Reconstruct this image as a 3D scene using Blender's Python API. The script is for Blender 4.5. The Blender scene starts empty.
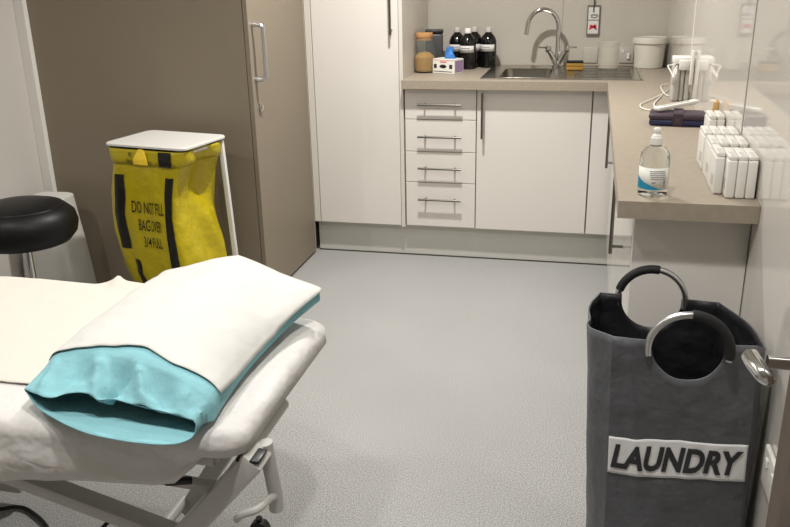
import bpy, bmesh, math, random
from mathutils import Vector, Matrix, noise
random.seed(7)
PI = math.pi
COL = bpy.context.scene.collection
# ------------------------------------------------------------------ camera
RT = Vector((0.97401562, 0.22561894, -0.01973993)).normalized()
UP = Vector((-0.05783822, 0.33206481, 0.94148165))
FW = Vector((-0.21897103, 0.91587611, -0.33648571)).normalized()
UP = RT.cross(FW).normalized()
CAM = Vector((0.88095, -3.93018, 1.40545))
F = 820.14
def un(u, v, **kw):
    """real point seen at (u, v) of the photograph that lies on the plane x=, y= or z="""
    d = RT * ((u - 395) / F) - UP * ((v - 263.5) / F) + FW
    (ax, val), = kw.items()
    i = 'xyz'.index(ax)
    return CAM + d * ((val - CAM[i]) / d[i])
cd = bpy.data.cameras.new('camera'); cam = bpy.data.objects.new('camera', cd); COL.objects.link(cam)
m = Matrix((RT, UP, -FW)).transposed().to_4x4(); m.translation = CAM
cam.matrix_world = m
cd.sensor_width = 36; cd.sensor_fit = 'HORIZONTAL'; cd.lens = F * 36 / 790; cd.clip_start = 0.02
bpy.context.scene.camera = cam

# ------------------------------------------------------------------ materials
def lin(c):
    return tuple(((x / 255) / 12.92 if x / 255 <= .04045 else ((x / 255 + .055) / 1.055) ** 2.4) for x in c) + (1,)
def mat(name, rgb, rough=.5, metal=0, spec=.5, coat=0, trans=0, ior=1.45, bump=0, bscale=40, bdetail=3, bdist=.01, var=0, vscale=6, sheen=0, alpha=1, sss=0, emit=None):
    ma = bpy.data.materials.new(name); ma.use_nodes = True
    nt = ma.node_tree; b = nt.nodes['Principled BSDF']
    b.inputs['Base Color'].default_value = lin(rgb)
    b.inputs['Roughness'].default_value = rough; b.inputs['Metallic'].default_value = metal
    b.inputs['Specular IOR Level'].default_value = spec; b.inputs['Coat Weight'].default_value = coat
    b.inputs['Coat Roughness'].default_value = .03
    b.inputs['Transmission Weight'].default_value = trans; b.inputs['IOR'].default_value = ior
    b.inputs['Sheen Weight'].default_value = sheen; b.inputs['Alpha'].default_value = alpha
    b.inputs['Subsurface Weight'].default_value = sss
    if bump or var:
        tc = nt.nodes.new('ShaderNodeTexCoord')
    if bump:
        n = nt.nodes.new('ShaderNodeTexNoise'); n.inputs['Scale'].default_value = bscale; n.inputs['Detail'].default_value = bdetail
        nt.links.new(tc.outputs['Object'], n.inputs['Vector'])
        bp = nt.nodes.new('ShaderNodeBump'); bp.inputs['Strength'].default_value = bump; bp.inputs['Distance'].default_value = bdist
        nt.links.new(n.outputs['Fac'], bp.inputs['Height']); nt.links.new(bp.outputs['Normal'], b.inputs['Normal'])
    if var:
        n = nt.nodes.new('ShaderNodeTexNoise'); n.inputs['Scale'].default_value = vscale; n.inputs['Detail'].default_value = 4
        nt.links.new(tc.outputs['Object'], n.inputs['Vector'])
        r = nt.nodes.new('ShaderNodeMapRange'); r.inputs[1].default_value = .3; r.inputs[2].default_value = .7
        r.inputs[3].default_value = 1 - var; r.inputs[4].default_value = 1 + var
        nt.links.new(n.outputs['Fac'], r.inputs['Value'])
        mx = nt.nodes.new('ShaderNodeMix'); mx.data_type = 'RGBA'; mx.blend_type = 'MULTIPLY'; mx.inputs['Factor'].default_value = 1
        mx.inputs[6].default_value = lin(rgb); nt.links.new(r.outputs['Result'], mx.inputs[7])
        nt.links.new(mx.outputs[2], b.inputs['Base Color'])
    return ma
MT = {}
MT['panel'] = mat('white gloss wall panel', (212, 207, 199), rough=.05, spec=.5, coat=.3)
MT['backpanel'] = mat('pale grey gloss wall panel', (186, 180, 169), rough=.07, spec=.5)
MT['joint'] = mat('panel joint strip', (150, 146, 138), rough=.3)
MT['paint'] = mat('white wall paint', (196, 191, 184), rough=.85, bump=.05, bscale=200)
MT['ceil'] = mat('white ceiling', (225, 222, 216), rough=.9, bump=.03, bscale=90)
MT['gloss'] = mat('white gloss door', (216, 211, 204), rough=.1, spec=.45)
MT['carc'] = mat('white carcass', (208, 202, 192), rough=.4)
MT['plinth'] = mat('satin grey plinth', (196, 194, 186), rough=.3)
MT['taupe'] = mat('taupe laminate', (132, 121, 105), rough=.45, spec=.35, bump=.03, bscale=300, var=.03, vscale=3)
MT['worktop'] = mat('beige stone laminate', (154, 143, 128), rough=.42, spec=.4, var=.06, vscale=60)
MT['steel'] = mat('brushed steel', (178, 176, 170), rough=.28, metal=1, bump=.02, bscale=400)
MT['chrome'] = mat('chrome', (205, 205, 203), rough=.08, metal=1)
MT['polished'] = mat('polished sink steel', (170, 167, 158), rough=.24, metal=1)
MT['satin'] = mat('satin aluminium', (205, 205, 205), rough=.32, metal=1)
MT['handle'] = mat('handle steel', (118, 115, 108), rough=.3, metal=1)
MT['whitemetal'] = mat('white powder coat', (208, 206, 200), rough=.35)
MT['frame'] = mat('grey white couch steel', (188, 187, 182), rough=.35)
MT['plastic'] = mat('white plastic', (224, 222, 215), rough=.35)
MT['plasticdull'] = mat('off white plastic', (205, 200, 188), rough=.45)
MT['greyplastic'] = mat('grey plastic', (186, 183, 178), rough=.4)
MT['darkplastic'] = mat('dark grey plastic', (70, 70, 70), rough=.4)
MT['black'] = mat('black plastic', (20, 20, 21), rough=.35)
MT['foam'] = mat('black foam grip', (22, 22, 23), rough=.7, bump=.15, bscale=500)
MT['vinyl'] = mat('black vinyl', (10, 10, 11), rough=.45, spec=.35, bump=.05, bscale=250)
MT['sheet'] = mat('white cotton sheet', (208, 205, 202), rough=.9, sheen=.1, bump=.5, bscale=11, bdist=.035)
MT['paper'] = mat('creamy couch paper', (206, 201, 191), rough=.85, bump=.3, bscale=14, bdist=.02)
MT['case'] = mat('turquoise nonwoven', (128, 180, 188), rough=.85, bump=.35, bscale=22, bdist=.02)
MT['paperpil'] = mat('white paper pillowcase', (202, 201, 196), rough=.8, bump=.3, bscale=12, bdist=.02)
MT['mattress'] = mat('pale vinyl mattress', (200, 200, 198), rough=.5)
MT['yellow'] = mat('yellow polythene', (176, 158, 14), rough=.3, spec=.55, bump=.5, bscale=14, bdetail=5, bdist=.03)
MT['tab'] = mat('bright yellow tab', (250, 214, 60), rough=.5)
MT['ink'] = mat('black print', (24, 22, 16), rough=.4, bump=.4, bscale=14, bdist=.03)
MT['bag'] = mat('charcoal polyester', (84, 85, 89), rough=.5, bump=.7, bscale=7, bdetail=4, bdist=.035)
MT['lining'] = mat('black bag lining', (30, 30, 34), rough=.45, bump=.6, bscale=9, bdist=.04)
MT['patch'] = mat('pale grey label', (222, 222, 222), rough=.55, bump=.06, bscale=60)
MT['letter'] = mat('dark grey lettering', (44, 44, 47), rough=.6)
MT['sack'] = mat('white sack', (196, 193, 187), rough=.7, bump=.4, bscale=12)
MT['amber'] = mat('near black bottle', (16, 14, 15), rough=.12, spec=.6)
MT['paperlab'] = mat('paper label', (208, 206, 202), rough=.6)
MT['labelgrey'] = mat('label print grey', (140, 140, 142), rough=.6)
MT['cork'] = mat('cork lid', (176, 130, 84), rough=.8, bump=.3, bscale=120, var=.1, vscale=60)
MT['powder'] = mat('tan grains', (182, 142, 76), rough=.9, bump=.8, bscale=140, var=.2, vscale=120)
MT['blue'] = mat('blue nitrile', (60, 122, 196), rough=.5, bump=.3, bscale=60)
MT['purple'] = mat('pale purple card', (150, 128, 160), rough=.6)
MT['labelpale'] = mat('pale grey sticker', (196, 194, 189), rough=.5)
MT['endpanel'] = mat('grey cream panel', (228, 223, 216), rough=.35)
MT['frost'] = mat('smoky clear holder', (112, 108, 101), rough=.2)
MT['plate'] = mat('pale socket plastic', (184, 179, 169), rough=.3)
MT['red'] = mat('red print', (200, 40, 60), rough=.5)
MT['teal'] = mat('teal label', (20, 130, 165), rough=.45)
MT['glass'] = mat('clear glass', (120, 126, 122), rough=.03, spec=.7, alpha=.12)
MT['clear'] = mat('clear plastic', (245, 246, 244), rough=.05, trans=1, ior=1.2)
MT['gel'] = mat('clear gel', (240, 244, 243), rough=.02, trans=1, ior=1.3)
MT['milky'] = mat('milky plastic', (206, 201, 188), rough=.3, alpha=.2)
MT['sponge'] = mat('yellow sponge', (160, 124, 54), rough=.95, bump=.6, bscale=160)
MT['scourer'] = mat('black scourer', (26, 26, 24), rough=.95, bump=.6, bscale=200)
MT['leather'] = mat('dark purple leather', (62, 48, 60), rough=.45, bump=.15, bscale=120)
MT['navy'] = mat('navy lining', (38, 42, 78), rough=.35)
MT['tan'] = mat('matt tan', (200, 164, 112), rough=.6, bump=.1, bscale=60)
MT['wood'] = mat('dark oak door', (88, 76, 66), rough=.5, bump=.08, bscale=50, var=.1, vscale=8)
MT['cable'] = mat('black rubber cable', (18, 18, 18), rough=.5)
MT['whitecable'] = mat('white cable', (226, 223, 214), rough=.4)
MT['darkstrip'] = mat('thin dark strip', (60, 56, 50), rough=.8)
# speckled vinyl floor
def floor_mat():
    ma = bpy.data.materials.new('speckled vinyl floor'); ma.use_nodes = True; nt = ma.node_tree; b = nt.nodes['Principled BSDF']
    tc = nt.nodes.new('ShaderNodeTexCoord')
    n1 = nt.nodes.new('ShaderNodeTexNoise'); n1.inputs['Scale'].default_value = 260; n1.inputs['Detail'].default_value = 3; n1.inputs['Roughness'].default_value = .7
    cr = nt.nodes.new('ShaderNodeValToRGB'); e = cr.color_ramp.elements
    e[0].position = .36; e[0].color = lin((110, 111, 111)); e[1].position = .64; e[1].color = lin((194, 193, 190))
    k = cr.color_ramp.elements.new(.5); k.color = lin((154, 153, 151))
    n2 = nt.nodes.new('ShaderNodeTexNoise'); n2.inputs['Scale'].default_value = 2.2; n2.inputs['Detail'].default_value = 3
    r = nt.nodes.new('ShaderNodeMapRange'); r.inputs[1].default_value = .3; r.inputs[2].default_value = .7; r.inputs[3].default_value = .96; r.inputs[4].default_value = 1.04
    mx = nt.nodes.new('ShaderNodeMix'); mx.data_type = 'RGBA'; mx.blend_type = 'MULTIPLY'; mx.inputs['Factor'].default_value = 1
    L = nt.links.new
    L(tc.outputs['Object'], n1.inputs['Vector']); L(tc.outputs['Object'], n2.inputs['Vector'])
    L(n1.outputs['Fac'], cr.inputs['Fac']); L(n2.outputs['Fac'], r.inputs['Value'])
    L(cr.outputs['Color'], mx.inputs[6]); L(r.outputs['Result'], mx.inputs[7]); L(mx.outputs[2], b.inputs['Base Color'])
    b.inputs['Roughness'].default_value = .42; b.inputs['Specular IOR Level'].default_value = .35
    bp = nt.nodes.new('ShaderNodeBump'); bp.inputs['Strength'].default_value = .04; bp.inputs['Distance'].default_value = .004
    L(n1.outputs['Fac'], bp.inputs['Height']); L(bp.outputs['Normal'], b.inputs['Normal'])
    return ma
MT['floor'] = floor_mat()

# ------------------------------------------------------------------ mesh helpers
class MB:
    """collects shapes into ONE mesh (world coordinates unless its thing is local)"""
    def __init__(s): s.bm = bmesh.new()
    def _new(s, fn):
        before = set(s.bm.verts); fn(); return [v for v in s.bm.verts if v not in before]
    def box(s, x0, x1, y0, y1, z0, z1, bev=0, seg=2, mtx=None, mi=0):
        t = bmesh.new(); bmesh.ops.create_cube(t, size=1)
        for v in t.verts: v.co = Vector(((x0 + x1) / 2 + v.co.x * (x1 - x0), (y0 + y1) / 2 + v.co.y * (y1 - y0), (z0 + z1) / 2 + v.co.z * (z1 - z0)))
        if bev: bmesh.ops.bevel(t, geom=list(t.edges), offset=bev, segments=seg, affect='EDGES', profile=.5)
        if mtx: bmesh.ops.transform(t, matrix=mtx, verts=t.verts)
        s.merge(t, mi); return s
    def merge(s, t, mi=0):
        mp = {}
        for v in t.verts: mp[v] = s.bm.verts.new(v.co)
        for f in t.faces:
            try:
                g = s.bm.faces.new([mp[v] for v in f.verts]); g.material_index = mi
            except ValueError: pass
        t.free()
    def loft(s, loops, closed=True, cap0=True, cap1=True, mi=0):
        vs = [[s.bm.verts.new(p) for p in l] for l in loops]; n = len(vs[0])
        for a, b in zip(vs, vs[1:]):
            for i in range(n if closed else n - 1):
                j = (i + 1) % n
                f = s.bm.faces.new((a[i], a[j], b[j], b[i])); f.material_index = mi
        if closed and cap0: f = s.bm.faces.new(vs[0][::-1]); f.material_index = mi
        if closed and cap1: f = s.bm.faces.new(vs[-1]); f.material_index = mi
        return s
    def lathe(s, prof, c=(0, 0, 0), n=32, cap0=True, cap1=True, mi=0, sx=1, sy=1):
        c = Vector(c)
        s.loft([[c + Vector((r * sx * math.cos(2 * PI * i / n), r * sy * math.sin(2 * PI * i / n), z)) for i in range(n)] for r, z in prof], True, cap0, cap1, mi)
        return s
    def tube(s, pts, r, n=10, smooth=0, closed=False, caps=True, mi=0, flat=None):
        pts = [Vector(p) for p in pts]
        if smooth: pts = spline(pts, smooth, closed)
        rs = r if isinstance(r, (list, tuple)) else [r] * len(pts)
        loops = []; nrm = None
        for i, p in enumerate(pts):
            if closed: t = pts[(i + 1) % len(pts)] - pts[i - 1]
            else: t = pts[min(i + 1, len(pts) - 1)] - pts[max(i - 1, 0)]
            t.normalize()
            if nrm is None:
                nrm = t.orthogonal().normalized()
            nrm = (nrm - t * nrm.dot(t)).normalized(); bn = t.cross(nrm)
            loops.append([p + (nrm * math.cos(2 * PI * k / n) + bn * math.sin(2 * PI * k / n)) * rs[min(i, len(rs) - 1)] for k in range(n)])
        if closed: loops.append(loops[0])
        s.loft(loops, True, caps and not closed, caps and not closed, mi)
        if closed: bmesh.ops.remove_doubles(s.bm, verts=s.bm.verts, dist=1e-6)
        return s
    def bar(s, a, b, w, h, bev=0, up=(0, 0, 1)):
        """square section bar from a to b"""
        a = Vector(a); b = Vector(b); d = b - a; L = d.length; d.normalize()
        x = d.cross(Vector(up)).normalized(); z = x.cross(d)
        M = Matrix((x, d, z)).transposed().to_4x4(); M.translation = a
        return s.box(-w / 2, w / 2, 0, L, -h / 2, h / 2, bev, mtx=M)
    def grid(s, f, nu, nv, mi=0):
        V = [[s.bm.verts.new(f(i / nu, j / nv)) for i in range(nu + 1)] for j in range(nv + 1)]
        for j in range(nv):
            for i in range(nu):
                g = s.bm.faces.new((V[j][i], V[j][i + 1], V[j + 1][i + 1], V[j + 1][i])); g.material_index = mi
        return s
    def poly(s, pts, mi=0):
        f = s.bm.faces.new([s.bm.verts.new(p) for p in pts]); f.material_index = mi; return s
    def build(s, name, ma, parent=None, smooth=True, angle=35, solid=0, subsurf=0, origin=None, offset=-1):
        bmesh.ops.recalc_face_normals(s.bm, faces=s.bm.faces)
        org = None
        if parent is not None and parent.get('_world'): org = parent.location
        if parent is not None and parent.get('_org'): org = Vector(parent['_org'])
        if origin is not None: org = Vector(origin)
        if org is not None: bmesh.ops.translate(s.bm, vec=-org, verts=s.bm.verts)
        me = bpy.data.meshes.new(name); s.bm.to_mesh(me); s.bm.free()
        for q in (ma if isinstance(ma, (list, tuple)) else [ma]): me.materials.append(MT[q])
        o = bpy.data.objects.new(name, me); COL.objects.link(o)
        if parent is not None:
            o.parent = parent
            if parent.type == 'MESH' and parent.get('_org') is not None: o['_org'] = parent['_org']
            elif parent.get('_world'): o['_org'] = tuple(parent.location)
        if origin is not None:
            o.location = org
            o['_org'] = tuple(org)
        if smooth:
            for p in me.polygons: p.use_smooth = True
            me.set_sharp_from_angle(angle=math.radians(angle))
        if solid:
            md = o.modifiers.new('thickness', 'SOLIDIFY'); md.thickness = solid; md.offset = offset
            if len(me.materials) > 1: md.material_offset = 1; md.material_offset_rim = 0
        if subsurf:
            md = o.modifiers.new('smooth', 'SUBSURF'); md.levels = subsurf; md.render_levels = subsurf
        return o
def spline(pts, k, closed=False):
    out = []; n = len(pts)
    rng = range(n if closed else n - 1)
    for i in rng:
        p1 = pts[i]; p2 = pts[(i + 1) % n]
        p0 = pts[i - 1] if (closed or i > 0) else p1 * 2 - p2
        p3 = pts[(i + 2) % n] if (closed or i + 2 < n) else p2 * 2 - p1
        for j in range(k):
            t = j / k
            out.append(.5 * ((2 * p1) + (p2 - p0) * t + (2 * p0 - 5 * p1 + 4 * p2 - p3) * t * t + (3 * p1 - p0 - 3 * p2 + p3) * t ** 3))
    if not closed: out.append(pts[-1].copy())
    return out
def thing(name, label, cat, loc, group=None, rotz=0, local=False):
    o = bpy.data.objects.new(name, None); COL.objects.link(o); o.location = loc; o.rotation_euler.z = rotz
    o.empty_display_size = .05
    o['label'] = label; o['category'] = cat
    if group: o['group'] = group
    if not local: o['_world'] = 1
    return o
def tag(o, label, cat, group=None):
    o['label'] = label; o['category'] = cat
    if group: o['group'] = group
    return o
def structure(name, mb, ma, **k):
    o = mb.build(name, ma, **k); o['kind'] = 'structure'; return o
def dup(root, loc, label, group=None, rotz=None):
    r = root.copy(); COL.objects.link(r); r.location = loc; r['label'] = label
    if rotz is not None: r.rotation_euler.z = rotz
    if group: r['group'] = group
    for ch in list(root.children):
        c = ch.copy(); COL.objects.link(c); c.parent = r
        for g in list(ch.children):
            d = g.copy(); COL.objects.link(d); d.parent = c
    return r
def text_bm(body, width, height, shear=0, bold=0.0, cuts=2):
    """letters as a fine flat mesh in x 0..width, y 0..height"""
    cu = bpy.data.curves.new('letters', 'FONT'); cu.body = body; cu.shear = shear; cu.offset = bold; cu.fill_mode = 'FRONT'; cu.resolution_u = 4
    o = bpy.data.objects.new('letters', cu); COL.objects.link(o)
    dg = bpy.context.evaluated_depsgraph_get(); me = bpy.data.meshes.new_from_object(o.evaluated_get(dg))
    bpy.data.objects.remove(o); bpy.data.curves.remove(cu)
    bm = bmesh.new(); bm.from_mesh(me); bpy.data.meshes.remove(me)
    xs = [v.co.x for v in bm.verts]; ys = [v.co.y for v in bm.verts]
    for v in bm.verts:
        v.co = Vector(((v.co.x - min(xs)) / (max(xs) - min(xs)) * width, (v.co.y - min(ys)) / (max(ys) - min(ys)) * height, 0))
    bmesh.ops.triangulate(bm, faces=bm.faces)
    for _ in range(cuts):
        long = [e for e in bm.edges if e.calc_length() > width * .035]
        if not long: break
        bmesh.ops.subdivide_edges(bm, edges=long, cuts=1)
        bmesh.ops.triangulate(bm, faces=bm.faces)
    return bm
def nz(p, s=1): return noise.noise(Vector(p) * s)
def smooth01(a, b, x):
    t = min(1, max(0, (x - a) / (b - a))); return t * t * (3 - 2 * t)

# ------------------------------------------------------------------ the room
XW, YB, XL, YF, ZC = 1.256, .66, -1.545, -4.7, 2.45
structure('floor', MB().box(XL - .1, XW + .1, YF - .1, YB + .1, -.1, 0), 'floor', smooth=False)
structure('ceiling', MB().box(XL - .1, XW + .1, YF - .1, YB + .1, ZC, ZC + .1), 'ceil', smooth=False)
structure('wall_back', MB().box(XL - .1, XW + .1, YB, YB + .1, 0, ZC), 'backpanel', smooth=False)
structure('wall_right', MB().box(XW, XW + .1, YF, YB, 0, ZC), 'panel', smooth=False)
structure('wall_left', MB().box(XL - .1, XL, YF, YB, 0, ZC), 'paint', smooth=False)
structure('wall_front', MB().box(XL, XW, YF - .1, YF, 0, ZC), 'paint', smooth=False)
structure('trim_1', MB().box(XW - .0015, XW + .004, -1.758, -1.750, 0, ZC), 'joint', smooth=False)
structure('trim_2', MB().box(XW - .0015, XW + .004, -.492, -.482, 0, ZC), 'plastic', smooth=False)
structure('trim_5', MB().box(-.482, 1.06, .046, .0499, 0, .006), 'darkstrip', smooth=False)  # narrow dark line along the foot of the back plinth
structure('trim_3', MB().box(-1.545, -1.497, -.715, -.67, 0, ZC, .003), 'plastic', smooth=False)
structure('trim_4', MB().box(.72 - .0015, .72 + .0015, YB - .0015, YB + .004, .95, ZC), 'joint', smooth=False)

# ------------------------------------------------------------------ cabinets
HP, HW, HT = .173, .87, .91
structure('baseboard_back', MB().box(-.482, 1.06, .05, .068, 0, HP - .003), 'plinth', smooth=False)
structure('baseboard_right', MB().box(1.06, 1.075, -1.97, .05, 0, HP - .003), 'plinth', smooth=False)

def bar_handle(parent, a, b, out, r=.0055, inset=.022, ma='handle'):
    """straight bar from a to b standing off its door on two posts"""
    a = Vector(a); b = Vector(b); d = (b - a).normalized(); out = Vector(out)
    mb = MB().tube([a, b], r, 12)
    for q in (a + d * inset, b - d * inset): mb.tube([q, q - out], r * .8, 8)
    h = mb.build('handle', ma, parent); return h

# wardrobe (taupe, left)
t = thing('wardrobe', 'tall taupe wardrobe behind the yellow bag stand, with silver handle and lock', 'wardrobe', (-.99, -.35, 0))
MB().box(-1.497, -.509, -.69, .64, .0, 2.3).build('body', 'taupe', t, smooth=False)
d = MB().box(-.507, -.487, -.69, -.004, .012, 2.28, .0015, 1).build('door', 'taupe', t, smooth=False)
hy = -.655
MB().tube([(-.487, hy, 1.207), (-.455, hy, 1.207), (-.441, hy, 1.198), (-.437, hy, 1.182), (-.437, hy, 1.012), (-.441, hy, .996), (-.455, hy, .987), (-.487, hy, .987)], .0095, 12, smooth=4).build('handle', 'satin', d)
MB().tube([(-.487, -.632, .866), (-.479, -.632, .866)], .0155, 20).tube([(-.479, -.632, .866), (-.473, -.632, .866)], .0115, 20).box(-.4735, -.472, -.634, -.630, .858, .874).build('lock', 'chrome', d)
MB().box(-.512, -.4865, -.0045, -.0005, 0, 2.28).build('edge_strip', 'plasticdull', t, smooth=False)

# tall cabinet
t = thing('tall_cabinet', 'tall white gloss cupboard left of the drawers, with long steel bar handle', 'cabinet', (-.25, .3, 0))
mb = MB()
mb.box(-.49, -.47, .02, .64, .165, 2.3).box(-.018, 0, .0, .64, .165, 2.3).box(-.47, -.018, .02, .64, .165, .185).box(-.47, -.018, .02, .64, 2.28, 2.3).box(-.47, -.018, .62, .64, .185, 2.28)
mb.build('body', 'carc', t, smooth=False)
MB().box(-.485, -.4535, 0, .02, HP, 2.28, .001, 1).build('filler_panel', 'carc', t, smooth=False)
d = MB().box(-.4505, -.0205, 0, .019, HP, 2.28, .0015, 1).build('door', 'gloss', t, smooth=False)
bar_handle(d, (-.052, -.032, 1.118), (-.052, -.032, 1.46), (0, -.032, 0))

# drawer unit
t = thing('drawer_unit', 'white gloss base unit with four handled drawers under the worktop', 'drawers', (.18, .3, 0))
mb = MB().box(.002, .018, .021, .62, .165, HW - .004).box(.342, .358, .021, .62, .165, HW - .004).box(.018, .342, .021, .62, .165, .181).box(.018, .342, .6, .62, .181, HW - .004)
mb.build('body', 'carc', t, smooth=False)
zs = [.864, .718, .559, .403, .1745]
for i in range(4):
    d = MB().box(.008, .3565, 0, .019, zs[i + 1] + .0015, zs[i] - .0015, .0015, 1).build('drawer', 'gloss', t, smooth=False)
    hz = (.793, .637, .480, .321)[i]
    bar_handle(d, (.074, -.032, hz), (.29, -.032, hz), (0, -.032, 0), inset=.035)

# sink cabinet with its corner panel
t = thing('sink_cabinet', 'white gloss cupboard below the sink with one wide door', 'cabinet', (.68, .3, 0))
mb = MB().box(.360, .376, .021, .62, .165, HW - .004).box(.882, .898, .021, .62, .165, HW - .004).box(.376, .882, .021, .62, .165, .181).box(.376, .882, .6, .62, .181, HW - .004)
mb.build('body', 'carc', t, smooth=False)
d = MB().box(.361, .8945, 0, .019, HP + .001, .864, .0015, 1).build('door', 'gloss', t, smooth=False)
bar_handle(d, (.389, -.032, .635), (.389, -.032, .852), (0, -.032, 0))
MB().box(.9005, 1.016, .001, .019, HP + .001, .864, .001, 1).build('filler_panel', 'gloss', t, smooth=False)

# shallow cabinets along the right wall
XC = 1.0
def side_cab(y0, y1, hy, label, endpanel):
    t = thing('base_cabinet', label, 'cabinet', (1.13, (y0 + y1) / 2, 0), 'shallow cabinets below the right worktop')
    mb = MB().box(XC + .02, XW - .004, y0 + .002, y0 + .018, .165, HW - .004).box(XC + .02, XW - .004, y1 - .018, y1 - .002, .165, HW - .004)
    mb.box(XC + .02, XW - .004, y0 + .018, y1 - .018, .165, .181).box(XW - .02, XW - .004, y0 + .018, y1 - .018, .181, HW - .004)
    mb.build('body', 'carc', t, smooth=False)
    d = MB().box(XC, XC + .019, y0 + .002, y1 - .002, HP + .001, .864, .0015, 1).build('door', 'gloss', t, smooth=False)
    bar_handle(d, (XC - .034, hy, .62), (XC - .034, hy, .845), (-.034, 0, 0))
    if endpanel:
        MB().box(XC + .001, XW - .002, y0 - .02, y0 - .001, 0, HW - .004).build('end_panel', 'endpanel', t, smooth=False)
side_cab(-.98, -.03, -.5, 'shallow white cupboard right of the sink run, nearer the back corner', False)
side_cab(-2.0, -.985, -1.6, 'shallow white cupboard behind the laundry bag, with a bare end panel', True)

# worktop (one continuous L) with the opening for the sink bowl
SX0, SX1, SY0, SY1 = .442, .70, .07, .45
mb = MB(); yf = -.05
mb.box(.0015, SX0, yf, YB - .001, HW, HT).box(SX1, XW - .001, yf, YB - .001, HW, HT).box(SX0, SX1, yf, SY0, HW, HT).box(SX0, SX1, SY1, YB - .001, HW, HT)
mb.box(.958, XW - .001, -2.09, yf, HW, HT)
bmesh.ops.remove_doubles(mb.bm, verts=mb.bm.verts, dist=1e-5)
o = mb.build('worktop', 'worktop', origin=(1.1, -.5, HW), smooth=False)
tag(o, 'beige L-shaped worktop over the white units and along the right wall', 'worktop')

# sink
t = thing('sink', 'stainless steel inset sink with bowl and ribbed drainer in the worktop', 'sink', (.76, .3, HT))
mb = MB(); z0, z1 = HT + .0005, HT + .004
DX0, DX1, DY0, DY1 = .368, 1.12, .03, .60
mb.box(DX0, SX0 + .008, DY0, DY1, z0, z1, .0012, 1).box(SX1 - .008, SX1 + .07, DY0, DY1, z0, z1, .0012, 1).box(SX0 + .008, SX1 - .008, DY0, SY0 + .008, z0, z1).box(SX0 + .008, SX1 - .008, SY1 - .008, DY1, z0, z1)
mb.build('deck', 'polished', t, smooth=False)
def bowl_loop(ins, z, n=8, r=.045):
    x0, x1, y0, y1 = SX0 + .004 + ins, SX1 - .004 - ins, SY0 + .004 + ins, SY1 - .004 - ins; out = []
    for cx, cy, a in ((x1 - r, y1 - r, 0), (x0 + r, y1 - r, 90), (x0 + r, y0 + r, 180), (x1 - r, y0 + r, 270)):
        for k in range(n + 1):
            q = math.radians(a + 90 * k / n); out.append(Vector((cx + r * math.cos(q), cy + r * math.sin(q), z)))
    return out
MB().loft([bowl_loop(-.006, z1 + .0005), bowl_loop(0, z1 - .002), bowl_loop(.006, HT - .12), bowl_loop(.02, HT - .145), bowl_loop(.06, HT - .15)], cap0=False).build('bowl', 'polished', t, solid=.001)
MB().lathe([(.03, HT - .1495), (.03, HT - .1475), (.02, HT - .147)], ((SX0 + SX1) / 2, (SY0 + SY1) / 2, 0)).build('drain', 'chrome', t)
mb = MB().box(SX1 + .0701, DX1, DY0, DY1, z0, z1 - .0015, .001, 1)
for k in range(7): mb.box(SX1 + .10, DX1 - .05, DY0 + .07 + k * .06, DY0 + .085 + k * .06, z1 - .002, z1 + .001, .0008, 1)
mb.tube([(DX1 - .012, DY0 + .012, z1 - .0005), (DX1 - .012, DY1 - .012, z1 - .0005)], .003, 8)
mb.build('drainer', 'polished', t, smooth=False)

# mixer tap
TX, TY = .706, .54
t = thing('mixer_tap', 'chrome swan neck mixer tap with two levers behind the sink bowl', 'tap', (TX, TY, z1))
mb = MB().lathe([(.027, z1 + .0006), (.027, z1 + .006), (.019, z1 + .012), (.016, z1 + .03), (.0, z1 + .03)], (TX, TY, 0))
mb.tube([(TX - .004, TY, z1 + .01), (TX - .03, TY, z1 + .06), (TX - .047, TY, z1 + .085)], [.014, .014, .012], 14)
mb.tube([(TX + .004, TY, z1 + .01), (TX + .03, TY, z1 + .06), (TX + .047, TY, z1 + .085)], [.014, .014, .012], 14)
mb.build('base', 'chrome', t)
pts = [(TX, TY, z1 + .02), (TX, TY, 1.03), (TX, TY, 1.11)] + [(TX - .079 + .079 * math.cos(a), TY - .02 * math.sin(a / 2), 1.112 + .09 * math.sin(a)) for a in [PI * k / 14 for k in range(1, 14)]] + [(TX - .159, TY - .02, 1.105), (TX - .163, TY - .02, 1.078)]
MB().tube(pts, .0115, 16).build('spout', 'chrome', t)
for s in (-1, 1):
    MB().lathe([(.0, z1 + .105), (.014, z1 + .103), (.0155, z1 + .085), (.0135, z1 + .074), (0, z1 + .072)], (TX + s * .048, TY, 0), 18).tube([(TX + s * .048, TY, z1 + .096), (TX + s * .098, TY - .005, z1 + .098)], [.0055, .0045], 10).build('lever', 'chrome', t)

# sponge on the drainer
t = thing('sponge', 'yellow washing up sponge with black scourer beside the tap', 'sponge', (.80, .40, z1))
R = Matrix.Translation((.80, .41, 0)) @ Matrix.Rotation(.05, 4, 'Z')
MB().box(-.042, .042, -.03, .03, z1 + .0006, z1 + .018, .004, 2, R).box(-.042, .042, -.03, .03, z1 + .019, z1 + .034, .004, 2, R).build('foam_block', 'sponge', t)
MB().box(-.042, .042, -.03, .03, z1 + .0345, z1 + .043, .003, 2, R).build('scourer', 'scourer', t)

# milky jug / bottle near the sockets
t = thing('plastic_container', 'translucent milky plastic container standing on the drainer', 'container', (.965, .44, z1 + .001))
MB().lathe([(.045, z1 + .0025), (.05, z1 + .006), (.051, 1.03), (.0495, 1.04), (.046, 1.04), (.046, z1 + .006), (.0, z1 + .006)], (.965, .46, 0), 32).build('body', 'milky', t)
MB().lathe([(.053, 1.028), (.054, 1.03), (.054, 1.047), (.05, 1.05), (0, 1.05)], (.965, .46, 0), 32, cap0=False).build('lid', 'milky', t)

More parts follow.
